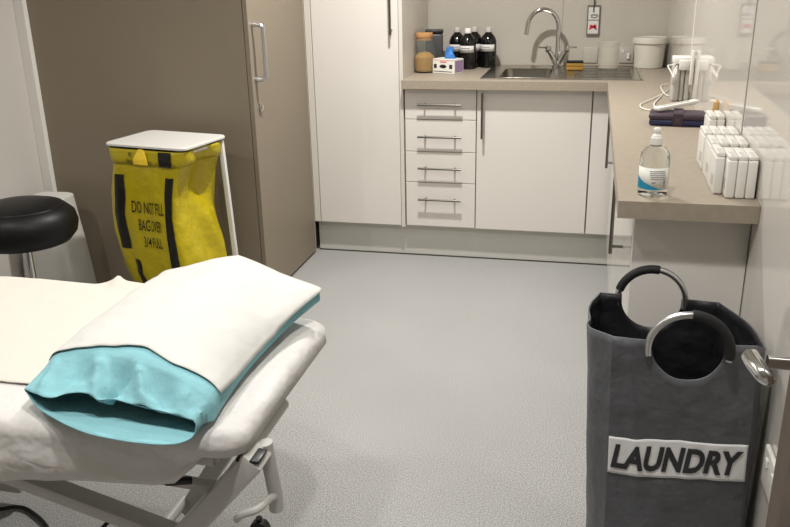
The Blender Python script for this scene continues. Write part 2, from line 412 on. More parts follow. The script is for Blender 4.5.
# white bucket
BX, BY = 1.166, .555
t = thing('bucket', 'white lidded plastic tub in the back corner of the worktop', 'bucket', (BX, BY, HT))
MB().lathe([(.066, HT + .0006), (.07, HT + .003), (.079, 1.045), (.079, 1.05), (0, 1.05)], (BX, BY, 0), 40).build('body', 'plasticdull', t)
MB().lathe([(.081, 1.032), (.0865, 1.034), (.0865, 1.056), (.084, 1.062), (.078, 1.062), (.076, 1.058), (0, 1.058)], (BX, BY, 0), 40, cap0=False).build('lid', 'plasticdull', t)

# sockets on the back wall
def plate(x0, x1, z0_, z1_, label, rocker):
    t = thing('wall_socket', label, 'socket', ((x0 + x1) / 2, YB, z0_))
    MB().box(x0, x1, YB - .009, YB - .0005, z0_, z1_, .003, 2).build('plate', 'plate', t)
    if rocker:
        MB().box(x0 + .012, x0 + .026, YB - .013, YB - .008, z1_ - .028, z1_ - .012, .0015, 1).build('switch', 'plastic', t)
        MB().box(x0 + .04, x0 + .056, YB - .02, YB - .008, z0_ + .02, z0_ + .05, .003, 1).build('plug', 'plastic', t)
plate(.838, .912, .922, 1.003, 'blank white wall plate behind the sponge', False)
plate(1.02, 1.094, .922, 1.003, 'white switched wall socket between milky container and white tub', True)

# placard holder on a hook
t = thing('card_holder', 'slim hanging card holder with red emblem on the back wall', 'sign', (.88, YB, 1.06))
MB().box(.846, .912, YB - .012, YB - .002, 1.06, 1.215, .002, 1).build('frame', 'frost', t)
MB().box(.852, .906, YB - .0145, YB - .0125, 1.142, 1.205, .001, 1).build('upper_card', 'paperlab', t)
MB().tube([(.862, YB - .016, 1.165), (.885, YB - .0165, 1.169), (.9, YB - .016, 1.163), (.885, YB - .0165, 1.155), (.866, YB - .016, 1.157)], .003, 6, smooth=3).build('ring_clip', 'satin', t)
o = MB().box(.852, .906, YB - .0145, YB - .0125, 1.072, 1.138, .001, 1).build('lower_card', 'paperlab', t)
mb = MB()
for (a, b, c, d_) in ((.862, .876, 1.098, 1.117), (.88, .896, 1.1, 1.118), (.87, .89, 1.101, 1.112), (.859, .868, 1.093, 1.1), (.888, .898, 1.092, 1.1)):
    mb.box(a, b, YB - .0165, YB - .0148, c, d_, .0008, 1, None)
mb.build('emblem', 'red', o)
MB().tube([(.878, YB - .014, 1.18), (.878, YB - .016, 1.21), (.879, YB - .016, 1.235), (.879, YB - .004, 1.245)], .0035, 8, smooth=3).build('hook', 'darkplastic', t)

# storage jar
JX, JY = .0505, .285
t = thing('storage_jar', 'glass jar with cork lid, half full of tan grains', 'jar', (JX, JY, HT))
MB().lathe([(.046, HT + .0006), (.053, HT + .006), (.055, HT + .02), (.055, 1.035), (.05, 1.055), (.045, 1.066), (.045, 1.083), (.0415, 1.083), (.0415, 1.066), (.047, 1.053), (.052, 1.033), (.052, HT + .02), (.05, HT + .008), (0, HT + .006)], (JX, JY, 0), 40).build('glass_body', 'glass', t)
MB().lathe([(.047, HT + .0085), (.0505, HT + .02), (.0505, HT + .078), (.03, HT + .098), (0, HT + .104)], (JX, JY, 0), 32).build('contents', 'powder', t)
MB().lathe([(.0405, 1.07), (.0405, 1.0835), (.043, 1.0845), (.044, 1.09), (.044, 1.102), (.042, 1.106), (0, 1.106)], (JX, JY, 0), 40).build('lid', 'cork', t)

# dark canister behind the jar
t = thing('canister', 'dark grey lidded canister behind the cork lidded jar', 'canister', (.068, .5, HT))
R = Matrix.Translation((.066, .48, 0)) @ Matrix.Rotation(.15, 4, 'Z')
MB().box(-.045, .045, -.05, .05, HT + .0006, 1.09, .01, 3, R).build('body', 'darkplastic', t)
MB().box(-.048, .048, -.053, .053, 1.0905, 1.108, .006, 2, R).build('lid', 'black', t)

# glove box and glove
GR = Matrix.Translation((.175, .268, HT)) @ Matrix.Rotation(-.43, 4, 'Z')
t = thing('glove_box', 'small white printed glove box between the jar and dark bottles', 'box', (.175, .268, HT))
MB().box(-.066, .066, -.042, .042, .0006, .072, .0015, 1, GR).build('carton', 'plastic', t, smooth=False)
mb = MB()
for x0, x1, y0, y1 in ((-.058, -.04, .026, .046), (.036, .054, .026, .046)):
    mb.box(x0, x1, -.0428, -.0421, y0, y1, mtx=GR)
mb.loft([[GR @ Vector((-.002 + .021 * math.cos(a) * q, -.0428, .036 + .009 * math.sin(a) * q)) for a in [2 * PI * k / 20 for k in range(20)]] for q in (1, .98)])
mb.box(-.06, .052, -.0426, -.0421, .009, .0125, mtx=GR)
mb.build('dark_print', 'letter', t, smooth=False)
MB().box(-.02, .018, -.0428, -.0421, .055, .06, mtx=GR).box(-.064, .064, -.0425, -.0421, .065, .067, mtx=GR).build('red_print', 'red', t, smooth=False)
MB().box(.0661, .0668, -.036, .036, .008, .064, mtx=GR).build('side_print', 'purple', t, smooth=False)
mb = MB()
gl = []
for k in range(9):
    f = k / 8; n = 18
    gl.append([GR @ Vector((.01 + (.028 * (1 - f * .35) * (1 + .25 * math.sin(3 * a + k)) ) * math.cos(a), (.02 * (1 - f * .4) * (1 + .25 * math.sin(2 * a - k))) * math.sin(a), .0725 + .055 * f)) for a in [2 * PI * i / n for i in range(n)]])
mb.loft(gl)
o = mb.build('disposable_glove', 'blue', origin=(.18, .268, HT + .0725), angle=60)
tag(o, 'crumpled blue glove pulled from the white glove box', 'glove')

# four dark bottles
def bottle_proto(loc, label, capmat):
    t = thing('dark_bottle', label, 'bottle', loc, 'dark bottles by the sink', local=True)
    MB().lathe([(.038, .0006), (.0425, .004), (.043, .13), (.041, .142), (.033, .16), (.019, .176), (.0145, .181), (.0145, .197), (0, .197)], n=32).build('body', 'amber', t)
    MB().lathe([(.0165, .181), (.0175, .182), (.0175, .203), (.016, .206), (0, .206)], n=24, cap0=False).build('cap', capmat, t)
    n = 24
    ang = [math.radians(-150 + 120 * k / n) for k in range(n + 1)]
    lb = MB().grid(lambda u, v: Vector((  .0436 * math.cos(math.radians(-155 + 120 * u)),   .0436 * math.sin(math.radians(-155 + 120 * u)), .085 + .035 * v)), 20, 1).build('label', 'paperlab', t, solid=.0004)
    MB().grid(lambda u, v: Vector((.0442 * math.cos(math.radians(-140 + 70 * u)), .0442 * math.sin(math.radians(-140 + 70 * u)), .106 + .004 * v)), 16, 1).grid(lambda u, v: Vector((.0442 * math.cos(math.radians(-145 + 80 * u)), .0442 * math.sin(math.radians(-145 + 80 * u)), .095 + .003 * v)), 16, 1).build('label_print', 'labelgrey', lb)
    return t
b0 = bottle_proto((.248, .455, HT), 'dark bottle with bright white cap, foremost behind the glove box', 'plastic')
b1 = bottle_proto((.180, .535, HT), 'leftmost dark bottle, pale label half hidden by the white-capped one', 'greyplastic')
dup(b1, (.268, .56, HT), 'dark grey-capped bottle behind, between the white-capped and rightmost bottles')
dup(b1, (.346, .53, HT), 'rightmost dark bottle, standing clear next to the sink edge')

# ------------------------------------------------------------------ things on the right worktop
# charging unit
t = thing('charging_unit', 'grey and white upright charging unit by the right wall, trailing white cables', 'charger', (1.22, -.55, HT))
MB().box(1.186, 1.213, -.60, -.52, HT + .0006, 1.05, .008, 3).build('body', 'greyplastic', t)
MB().box(1.214, 1.229, -.598, -.522, HT + .0006, 1.05, .006, 3).build('side_body', 'greyplastic', t)
MB().box(1.231, 1.249, -.59, -.53, HT + .0006, 1.05, .005, 2).build('rear_column', 'plastic', t)
MB().box(1.184, 1.252, -.605, -.515, 1.0505, 1.076, .004, 2).build('cap', 'plastic', t)
MB().box(1.2045, 1.2515, -.618, -.6055, 1.03, 1.066, .003, 2).build('adapter', 'plastic', t)
MB().box(1.241, 1.2525, -.66, -.635, .98, 1.105, .003, 2).build('wall_plate', 'plastic', t)
def P(u, v, y): return un(u, v, y=y)
cz = HT + .005
def Z(u, v, z=cz): return un(u, v, z=z)
cabs = [
 ([P(676, 64, -.61), P(671, 65, -.61), P(668, 66, -.62), P(671, 72, -.64), P(674, 80, -.66), Z(672, 87), Z(664, 93), Z(652, 99), Z(641, 104), Z(642, 108), Z(652, 110), Z(660, 107)], 'thin white cable looping farthest left across the beige worktop'),
 ([P(677, 66, -.615), P(674, 72, -.65), P(673, 80, -.67), Z(668, 90), Z(659, 98), Z(654, 104), Z(656, 108)], 'thin white cable running straight from charger to the white wand'),
 ([P(677, 68, -.62), P(675, 78, -.66), Z(675, 88), Z(670, 95.5), Z(664, 93), Z(661, 86), Z(668, 84)], 'short white cable curled against the grey charging unit'),
]
for pts, lb in cabs:
    tag(MB().tube(pts, .0023, 8, smooth=6).build('white_cable', 'whitecable', origin=Z(668, 95)), lb, 'cable', 'white cables by the charger')
# white wand lying behind the wallet
a = un(656, 109, z=HT + .05); b = un(697, 101, z=HT + .062)
t = thing('handheld_wand', 'flat white wand with grey strip propped on the dark wallet', 'device', (a + b) / 2)
MB().bar(a, b, .03, .012, .004).build('body', 'plastic', t)
up = (b - a).cross(Vector((0, 0, 1))).normalized().cross(b - a).normalized() * .0066
if up.z < 0: up = -up
MB().bar(a.lerp(b, .14) + up, a.lerp(b, .8) + up, .012, .0015, .0005).build('grey_strip', 'greyplastic', t)
# wallet
t = thing('wallet_case', 'dark purple strapped wallet lying on the worktop by the wall', 'case', (1.17, -1.07, HT))
R = Matrix.Translation((1.166, -1.09, HT)) @ Matrix.Scale(1.1, 4) @ Matrix.Rotation(-.1, 4, 'Z')
MB().box(-.078, .076, -.045, .05, .0008, .019, .006, 3, R).build('base', 'navy', t)
MB().box(-.08, .078, -.047, .052, .0175, .036, .008, 3, R).build('cover', 'leather', t)
MB().box(-.012, .018, -.0495, .0545, .0006, .0395, .004, 2, R).build('strap', 'leather', t)
MB().box(-.003, .009, -.0515, -.0496, .012, .024, .001, 1, R).build('clasp', 'darkplastic', t)
# small tan upright shape near the wall
q = Vector((1.2405, -1.372, HT))
t = thing('tan_piece', 'small tan upright spatula leaning on the wall behind the white packs', 'piece', q)
MB().tube([q + Vector((0, 0, .004)), q + Vector((.001, 0, .05)), q + Vector((.002, 0, .09)), q + Vector((.003, 0, .115)), q + Vector((.0035, 0, .122))], [.0065, .0065, .0105, .009, .003], 14).build('stem', 'tan', t)

# gel bottle
GX, GY = 1.034, -2.022
t = thing('gel_bottle', 'clear pump gel bottle with teal and white label on the worktop end', 'bottle', (GX, GY, HT))
MB().lathe([(.027, HT + .0006), (.032, HT + .004), (.033, HT + .012), (.033, HT + .082), (.031, HT + .096), (.024, HT + .107), (.014, HT + .112), (.0115, HT + .116), (.0115, HT + .122), (0, HT + .122)], (GX, GY, 0), 40).build('body', 'gel', t)
MB().lathe([(.0128, HT + .1165), (.0132, HT + .117), (.0132, HT + .131), (.0115, HT + .133), (.0105, HT + .137), (.0065, HT + .139), (.0065, HT + .143), (.0085, HT + .145), (.0085, HT + .151), (.006, HT + .154), (0, HT + .155)], (GX, GY, 0), 28, cap0=False).build('cap', 'plastic', t)
va = math.degrees(math.atan2(CAM.y - GY, CAM.x - GX))
def on_b(a, z, r=.0334): return Vector((GX + r * math.cos(math.radians(a)), GY + r * math.sin(math.radians(a)), HT + z))
lb = MB().grid(lambda u, v: on_b(va - 80 + 150 * u, .018 + .05 * v), 30, 1).build('label', 'plastic', t, solid=.0003)
mb = MB(); mb.grid(lambda u, v: on_b(va - 80 + 120 * u, .0185 + v * .029 * (1 - u) ** 1.3 + .0005, .0338), 30, 3).build('teal_print', 'teal', lb)
mb = MB()
for k in range(5): mb.grid(lambda u, v: on_b(va - 10 + 62 * u - k * 1.5, .042 + k * .0045 + v * .002, .0338), 16, 1)
mb.grid(lambda u, v: on_b(va - 5 + 14 * u, .033 + v * .004, .0338), 6, 1); mb.grid(lambda u, v: on_b(va + 40 + 10 * u, .026 + v * .014, .0338), 6, 1)
mb.build('grey_print', 'labelgrey', lb)

# white packs standing in rows against the wall
def pack_proto(loc, label):
    t = thing('slim_pack', label, 'pack', loc, 'white packs along the right wall', local=True)
    MB().box(-.0102, .0102, 0, .105, .0006, .086, .004, 3).build('body', 'plastic', t)
    c = MB().box(-.0092, .0092, .003, .102, .0862, .096, .0025, 2).build('cap', 'plastic', t)
    MB().box(-.0055, .0055, .006, .05, .0961, .0966).build('top_label', 'labelpale', c, smooth=False)
    MB().box(-.0108, -.0103, .012, .045, .018, .042).build('side_label', 'greyplastic', t, smooth=False)
    return t
w = .0213
rows = [(-2.034, 3, 1.2545 - 3 * w + w / 2, 'front row of white packs'), ]
p0 = pack_proto((1.1985, -2.034, HT), 'white pack left of three in the foremost row')
dup(p0, (1.1985 + w, -2.034, HT), 'white pack in the middle of the foremost row of three')
dup(p0, (1.1985 + 2 * w, -2.034, HT), 'white pack of the foremost row touching the right wall')
dup(p0, (1.177, -2.0, HT), 'white pack set slightly back at left of the foremost row')
n2 = ['outermost', 'second from the worktop side', 'third from the worktop side', 'innermost, touching the wall']
for k in range(4): dup(p0, (1.1795 + k * w, -1.885, HT), 'white pack of the second row, ' + n2[k])
for k in range(4): dup(p0, (1.179 + k * w, -1.755, HT), 'white pack of the third row, ' + n2[k])
dup(p0, (1.2215, -1.50, HT), 'white pack in the farthest pair, on the worktop side')
dup(p0, (1.2435, -1.50, HT), 'white pack in the farthest pair, on the wall side')

# ------------------------------------------------------------------ socket on the right wall
t = thing('wall_socket', 'white double socket low on the right wall beside the laundry bag', 'socket', (XW, -2.5, .45))
MB().box(XW - .01, XW - .0005, -2.575, -2.455, .465, .545, .004, 3).build('plate', 'plastic', t)
for y in (-2.545, -2.49): MB().box(XW - .014, XW - .0095, y - .008, y + .008, .515, .532, .0015, 1).build('switch', 'plastic', t)

# ------------------------------------------------------------------ open room door with lever handle
DXF = 1.155
mb = MB().box(DXF, DXF + .042, -3.72, -2.885, .006, 2.05, .002, 1)
dr = structure('door_1', mb, 'wood', smooth=False)
hp = Vector((DXF, -2.955, .949))
lv = MB().tube([hp + Vector((0, 0, 0)), hp + Vector((-.008, 0, 0))], .026, 28).tube([hp + Vector((-.008, 0, 0)), hp + Vector((-.045, 0, 0))], .0085, 16)
lv.tube([un(746.5, 350, y=-2.945), un(749.5, 355, y=-2.95), un(755, 364, y=-2.965), un(763, 374, y=-2.98), un(769, 381, y=-2.99), un(772, 384, y=-2.995)], [.002, .006, .0082, .0096] + [.0106] * 9 + [.0104, .0098, .009, .008, .0068, .0052, .0034, .001], 18, smooth=4)
lv.build('lever_handle', 'chrome', dr)

# ------------------------------------------------------------------ laundry bag
LB = (1.08, -2.3, 0)
bt = thing('laundry_bag', 'charcoal laundry bag with two ring handles beside the right wall', 'bag', LB)
NR = 44
def V3(*a): return Vector(a)
# plan corners: (bottom point, rim point) going round from the front-left corner
FLb, FLt = V3(.972, -2.462, .004), V3(.950, -2.462, .745)
FRb, FRt = V3(1.240, -2.440, .004), V3(1.212, -2.446, .740)
def front_base(s, z):
    b = FLb.lerp(FRb, s); tp = FLt.lerp(FRt, s)
    k = min(1, max(0, z / .742)); p = b.lerp(tp, k); p.z = z
    # soft cloth relief
    n = V3(.08, -1, 0)
    e_ = min(1, 5 * s * (1 - s)) * (1 - smooth01(.92, 1, k))
    dd = .006 * math.sin(PI * s) * math.sin(PI * min(1, k * 1.05)) + e_ * (.010 * nz((s * 2.2 + k, k * 3.6, 1.3)) + .010 * (.5 - abs(nz((s * 2.6 - k * 1.7, k * 3.4 + s, 4.1)))) + .004 * nz((s * 7 + k * 3, k * 9, 2.1)))
    dd += .006 * math.exp(-((s - .12 - .25 * (1 - k)) / .05) ** 2) * smooth01(.45, .8, k) * (1 - smooth01(.93, 1, k))
    return p + n * dd
SC, SR = .528, .252        # notch centre and radius along s  (panel about .256 wide)
HR = SR * .256             # hole radius in metres
ZR = .728
def rim_z(s):
    z = FLt.z + (FRt.z - FLt.z) * s - .004 * math.sin(PI * s)
    if abs(s - SC) < SR: z = min(z, ZR - math.sqrt(max(0, 1 - ((s - SC) / SR) ** 2)) * HR)
    return z
ss = [i / 12 * (SC - SR) for i in range(12)] + [SC - SR * math.cos(PI * k / 26) for k in range(27)] + [SC + SR + (1 - SC - SR) * i / 12 for i in range(1, 13)]
cols = []
def column(fn, top):
    return [fn(j / NR * top) for j in range(NR + 1)]
for s_ in ss: cols.append(column(lambda z: front_base(s_, z), rim_z(s_)))
# back panel
BRb, BRt = V3(1.205, -2.15, .004), V3(1.187, -2.135, .700)
BLb, BLt = V3(.955, -2.15, .004), V3(.930, -2.14, .708)
def back_base(s, z):
    b = BRb.lerp(BLb, s); tp = BRt.lerp(BLt, s); k = min(1, max(0, z / .70)); p = b.lerp(tp, k); p.z = z
    return p + V3(0, 1, 0) * (.008 * nz((s * 2.5, k * 4, 7.7)) * math.sin(PI * s))
SC2, SR2, ZR2 = .56, .252, .694
HR2 = SR2 * .258
def rim_z2(s):
    z = BRt.z + (BLt.z - BRt.z) * s
    if abs(s - SC2) < SR2: z = min(z, ZR2 - math.sqrt(max(0, 1 - ((s - SC2) / SR2) ** 2)) * HR2)
    return z
ss2 = [i / 10 * (SC2 - SR2) for i in range(10)] + [SC2 - SR2 * math.cos(PI * k / 26) for k in range(27)] + [SC2 + SR2 + (1 - SC2 - SR2) * i / 8 for i in range(1, 9)]
# side panels: curve points through (bottom, top) pairs
def side(pairs, n, seed):
    bot = spline([a for a, b in pairs], n); top = spline([b for a, b in pairs], n); out = []
    for i, (a, b) in enumerate(zip(bot, top)):
        c = []
        for j in range(NR + 1):
            k = j / NR; p = a.lerp(b, k)
            c.append(p + V3(1, 0, 0) * .004 * nz((i * .3, k * 4, seed)) * math.sin(PI * i / (len(bot) - 1)))
        out.append(c)
    return out
right = side([(FRb, FRt), (V3(1.246, -2.40, .004), V3(1.234, -2.402, .722)), (V3(1.240, -2.27, .004), V3(1.222, -2.26, .712)), (BRb, BRt)], 6, 3.3)
left = side([(BLb, BLt), (V3(.945, -2.19, .004), V3(.908, -2.19, .697)), (V3(.942, -2.30, .004), V3(.906, -2.31, .715)), (V3(.948, -2.385, .004), V3(.906, -2.402, .735)), (FLb, FLt)], 6, 9.1)
cols += right[1:-1]
for s_ in ss2: cols.append(column(lambda z: back_base(s_, z), rim_z2(s_)))
cols += left[1:-1]
mb = MB()
rings = [[c[j] for c in cols] for j in range(NR + 1)]
mb.loft(rings, True, True, False)
mb.build('body', ['bag', 'lining'], bt, angle=50, solid=.0035)
# label
PZ0, PZ1, PS0, PS1 = .449, .531, .004, .992
def on_front(s, z, off): return front_base(s, z) + V3(.08, -1, 0) * off
lab = MB().grid(lambda u, v: on_front(PS0 + (PS1 - PS0) * u, PZ0 + (PZ1 - PZ0) * v, .0022), 60, 14).build('label', 'patch', bt, solid=.0005)
tb = text_bm('LAUNDRY', .945, .055, shear=.22, bold=.04, cuts=3)
for v in tb.verts: v.co = on_front(.022 + v.co.x, .462 + v.co.y, .0040)
mb = MB(); mb.merge(tb); mb.build('lettering', 'letter', lab, smooth=False)
# ring handles
def ring(cx, cy, cz, r, tilt, a0, a1, asplit, tube, first):
    def pt(a): return V3(cx + r * math.cos(a), cy + math.sin(a) * r * math.sin(tilt), cz + r * math.sin(a) * math.cos(tilt))
    h = MB().tube([pt(math.radians(-12 + 204 * k / 48)) for k in range(49)], tube, 12).build('ring_handle', 'satin', bt)
    fo = (asplit, a1) if first else (a0, asplit)
    MB().tube([pt(fo[0] + (fo[1] - fo[0]) * k / 24) for k in range(25)], tube * 1.35, 14).build('foam_grip', 'foam', h)
pF = front_base(SC, ZR)
fx = FLt.lerp(FRt, SC).x
ring(fx, -2.462, ZR, HR + .008, -.03, math.radians(-8), math.radians(178), math.radians(90), .0072, False)
bx = BRt.lerp(BLt, SC2).x
ring(bx, -2.135, ZR2, HR2 + .008, .05, math.radians(5), math.radians(163), math.radians(80), .0072, True)

# ------------------------------------------------------------------ clinical waste stand and bag
ZL = .787
FLc, BLc, BRc, FRc = [un(u, v, z=ZL) for u, v in ((109, 142.5), (133, 129), (220, 133.5), (190, 150))]
ex = ((FRc - FLc) + (BRc - BLc)).normalized(); ey = V3(-ex.y, ex.x, 0)
ctr = (FLc + BLc + BRc + FRc) / 4
WW = ((FRc - FLc).length + (BRc - BLc).length) / 4; WD = ((BLc - FLc).dot(ey) + (BRc - FRc).dot(ey)) / 4
ctr += ex * .017; WW *= .94
if True:   # keep the back of the lid clear of the wardrobe side
    back = max((ctr + ex * s * WW + ey * WD).y for s in (-1, 1)); ctr.y -= max(0, back + .70)
def W(a, b, z): p = ctr + ex * a + ey * b; p.z = z; return p
RW = Matrix((ex, ey, V3(0, 0, 1))).transposed().to_4x4(); RW.translation = V3(ctr.x, ctr.y, 0)
t = thing('bag_stand', 'white metal bag stand with flat lid beside the taupe wardrobe', 'bin', V3(ctr.x, ctr.y, 0))
def rr(a, b, r, z, n=5):
    out = []
    for sx, sy, q in ((1, 1, 0), (-1, 1, 90), (-1, -1, 180), (1, -1, 270)):
        for k in range(n + 1):
            an = math.radians(q + 90 * k / n); out.append(W(sx * (a - r) + r * math.cos(an), sy * (b - r) + r * math.sin(an), z))
    return out
MB().loft([rr(WW - .004, WD - .004, .03, ZL - .012), rr(WW, WD, .034, ZL - .010), rr(WW, WD, .034, ZL - .003), rr(WW - .004, WD - .004, .03, ZL)]).build('lid', 'whitemetal', t)
mb = MB(); loop = rr(WW - .018, WD - .018, .03, ZL - .028); mb.tube(loop, .006, 8, closed=True); mb.build('top_frame', 'whitemetal', t)
for sx in (-1, 1):
    for sy in (1,):
        MB().bar(W(sx * (WW - .024), sy * (WD - .02), ZL - .02), W(sx * (WW + .004), sy * (WD - .012), .02), .02, .02, .003, up=(0, 1, 0)).build('leg', 'whitemetal', t)
mb = MB().bar(W(-WW + .01, WD - .015, .06), W(WW - .01, WD - .015, .06), .02, .02, .003).bar(W(-WW + .01, -WD + .015, .06), W(WW - .01, -WD + .015, .06), .02, .02, .003)
mb.build('base_rail', 'whitemetal', t)
# the bag: loft of rounded rectangles with sag and folds
wb = thing('waste_bag', 'yellow waste bag with black stripes and print, hung on the white stand', 'bag', V3(ctr.x, ctr.y, .1))
prof = [  # z, left, right, front, back (extent from centre), corner r
    (ZL - .020, .95, .93, .97, .90), (ZL - .055, .95, .92, .98, .90), (ZL - .07, .92, .90, .95, .88), (.66, 1.0, .80, .98, .85), (.58, 1.07, .72, 1.02, .84),
    (.50, 1.10, .68, 1.06, .84), (.42, 1.07, .72, 1.10, .85), (.34, .97, .80, 1.12, .85), (.27, .88, .86, 1.10, .82), (.21, .76, .88, 1.02, .75), (.15, .58, .84, .8, .65), (.11, .3, .6, .4, .4)]
NP = 96
def bag_prof(z):
    for (z0_, *a), (z1_, *b) in zip(prof, prof[1:]):
        if z0_ >= z >= z1_:
            f = (z0_ - z) / (z0_ - z1_); return [p + (q - p) * f for p, q in zip(a, b)]
    return list(prof[-1][1:]) if z < prof[-1][0] else list(prof[0][1:])
def bag_pt(s, z, off=0):
    """s runs 0..1 round the bag: 0-.3 front left to right, .3-.5 right side, .5-.8 back, .8-1 left side"""
    l, r_, fr, bk = bag_prof(z)
    s = s % 1
    if s < .3: a, b = -1 + 2 * s / .3, -1; n = (0, -1)
    elif s < .5: a, b = 1, -1 + 2 * (s - .3) / .2; n = (1, 0)
    elif s < .8: a, b = 1 - 2 * (s - .5) / .3, 1; n = (0, 1)
    else: a, b = -1, 1 - 2 * (s - .8) / .2; n = (-1, 0)
    # round the corners a little
    q = (abs(a) ** 9 + abs(b) ** 9) ** (1 / 9); a /= q; b /= q
    x = a * WW * (r_ if a > 0 else l); y = b * WD * (fr if b < 0 else bk)
    fold = .010 * nz((math.cos(2 * PI * s) * 2.6, math.sin(2 * PI * s) * 2.6, z * 3.2)) + .005 * nz((math.cos(2 * PI * s) * 7, math.sin(2 * PI * s) * 7, z * 7))
    fold *= smooth01(ZL - .03, ZL - .1, z) if False else min(1, max(0, (ZL - .03 - z) / .08))
    if s > .3 and s < .5:  # the slack side panel is sucked in with a diagonal pull
        k = (s - .3) / .2; fold -= .05 * math.sin(PI * k) * math.exp(-((z - .60) / .10) ** 2); fold += .012 * math.sin(9 * (z * 2 + k)) * math.sin(PI * k)
    fold += off
    p = W(x + n[0] * fold, y + n[1] * fold, z); return p
zz = [ZL - .02 - (ZL - .02 - .11) * k / 60 for k in range(61)]
mb = MB(); mb.loft([[bag_pt(i / NP, z) for i in range(NP)] for z in zz], True, False, True)
mb.build('body', 'yellow', wb, angle=70)
# turned-over cuff
mb = MB(); cuff = lambda s, z: bag_pt(s, z, .006 + .003 * nz((s * 30, z * 20, 2)))
mb.loft([[cuff(i / NP, z) for i in range(NP)] for z in (ZL - .018, ZL - .03, ZL - .045, ZL - .06, ZL - .078)], True, False, False)
mb.build('cuff', 'yellow', wb, angle=70, solid=.001)
def strip(s0, s1, z0_, z1_, off=.002, wob=.0): return MB().grid(lambda u, v: bag_pt(s0 + (s1 - s0) * u + wob * nz((v * 3, s0 * 9, 0)), z0_ + (z1_ - z0_) * v, off), 8, 40)
for args in ((.03, .068, .36, .665), (.075, .1, .2, .32), (.236, .274, .24, .665)):
    strip(*args, .0032, .006).build('printed_stripe', 'ink', wb, angle=70)
strip(.212, .262, ZL - .079, ZL - .02, .0105).build('printed_stripe', 'ink', wb, angle=70)
def bag_text(body, s0, width, z0_, h, off):
    tb = text_bm(body, 1, 1, bold=.003, cuts=2)
    for v in tb.verts: v.co = bag_pt(s0 + v.co.x * width, z0_ + v.co.y * h, off)
    mb = MB(); mb.merge(tb); mb.build('lettering', 'ink', wb, smooth=False)
bag_text('DO NOT FILL', .092, .140, .515, .048, .0055)
bag_text('BAG OVER', .112, .104, .445, .045, .0055)
bag_text('3/4 FULL', .128, .080, .378, .043, .0055)
bag_text('RE', .086, .020, ZL - .076, .018, .0105)
bag_text('LOO', .150, .034, ZL - .076, .018, .0105)
bag_text('RE', .096, .012, ZL - .045, .016, .0105)
bag_text('LO', .150, .014, ZL - .045, .016, .0105)
mb = MB(); mb.grid(lambda u, v: bag_pt(.139 + (u - .5) * .06 * (1 - .75 * abs(v) ** 2) + .008 * v, ZL - .076 + .062 * v, .0125), 8, 10).build('tab', 'tab', wb, solid=.001)

# ------------------------------------------------------------------ white sack in the left corner
mb = MB()
def sack(k, i, n=48):
    a = 2 * PI * i / n; z = .004 + .498 * k
    rx = .140 - .03 * k - .015 * k * k; ry = .13 - .03 * k
    rx *= 1 + .05 * nz((math.cos(a) * 3, math.sin(a) * 3, k * 2)); ry *= 1 + .05 * nz((math.cos(a) * 3 + 5, math.sin(a) * 3, k * 2))
    c = math.copysign(abs(math.cos(a)) ** .6, math.cos(a)); s = math.copysign(abs(math.sin(a)) ** .6, math.sin(a))
    return V3(-1.40 + rx * c, -.90 + ry * s, z)
mb.loft([[sack(k / 16, i) for i in range(48)] for k in range(17)])
tag(mb.build('linen_sack', 'sack', origin=(-1.385, -.9, 0), angle=50), 'white floor standing sack behind the black stool', 'sack')

# ------------------------------------------------------------------ black stool
SXc, SYc, SZ = -1.135, -1.41, .478
t = thing('stool', 'black padded round stool behind the treatment couch', 'stool', (SXc, SYc, 0))
prof_s = [(.0, 0), (.11, .0), (.165, .006), (.19, .035), (.198, .07), (.190, .105), (.162, .13), (.115, .146), (.05, .150), (0, .149)]
loops = []
for r, z in prof_s[1:-1]:
    lp = []
    for i in range(48):
        a = 2 * PI * i / 48; zz_ = z
        x = r * math.cos(a); y = r * math.sin(a)
        if z > .09: zz_ += .012 * math.exp(-(r / .12) ** 2)
        lp.append(V3(SXc + x, SYc + y * .95, SZ + zz_))
    loops.append(lp)
seat = MB().loft(loops).build('seat', 'vinyl', t, angle=60)
MB().tube([V3(SXc + .150 * math.cos(2 * PI * k / 40), SYc + .1425 * math.sin(2 * PI * k / 40), SZ + .1365) for k in range(40)], .004, 8, closed=True).build('piping', 'vinyl', seat)
MB().lathe([(.02, .06), (.02, .26), (.014, .262), (.014, SZ - .012), (.06, SZ - .012), (.09, SZ - .0008), (0, SZ - .0008)], (SXc, SYc, 0), 24).build('gas_column', 'chrome', t)
for k in range(5):
    a = 2 * PI * k / 5 + .3; e = V3(SXc + .23 * math.cos(a), SYc + .23 * math.sin(a), .075)
    MB().tube([V3(SXc, SYc, .085), e], [.02, .013], 10).build('leg', 'black', t)
    MB().tube([e + V3(-.012 * math.sin(a), .012 * math.cos(a), -.05), e + V3(.012 * math.sin(a), -.012 * math.cos(a), -.05)], .0245, 16).tube([e, e + V3(0, 0, -.03)], .006, 8).build('castor', 'black', t)

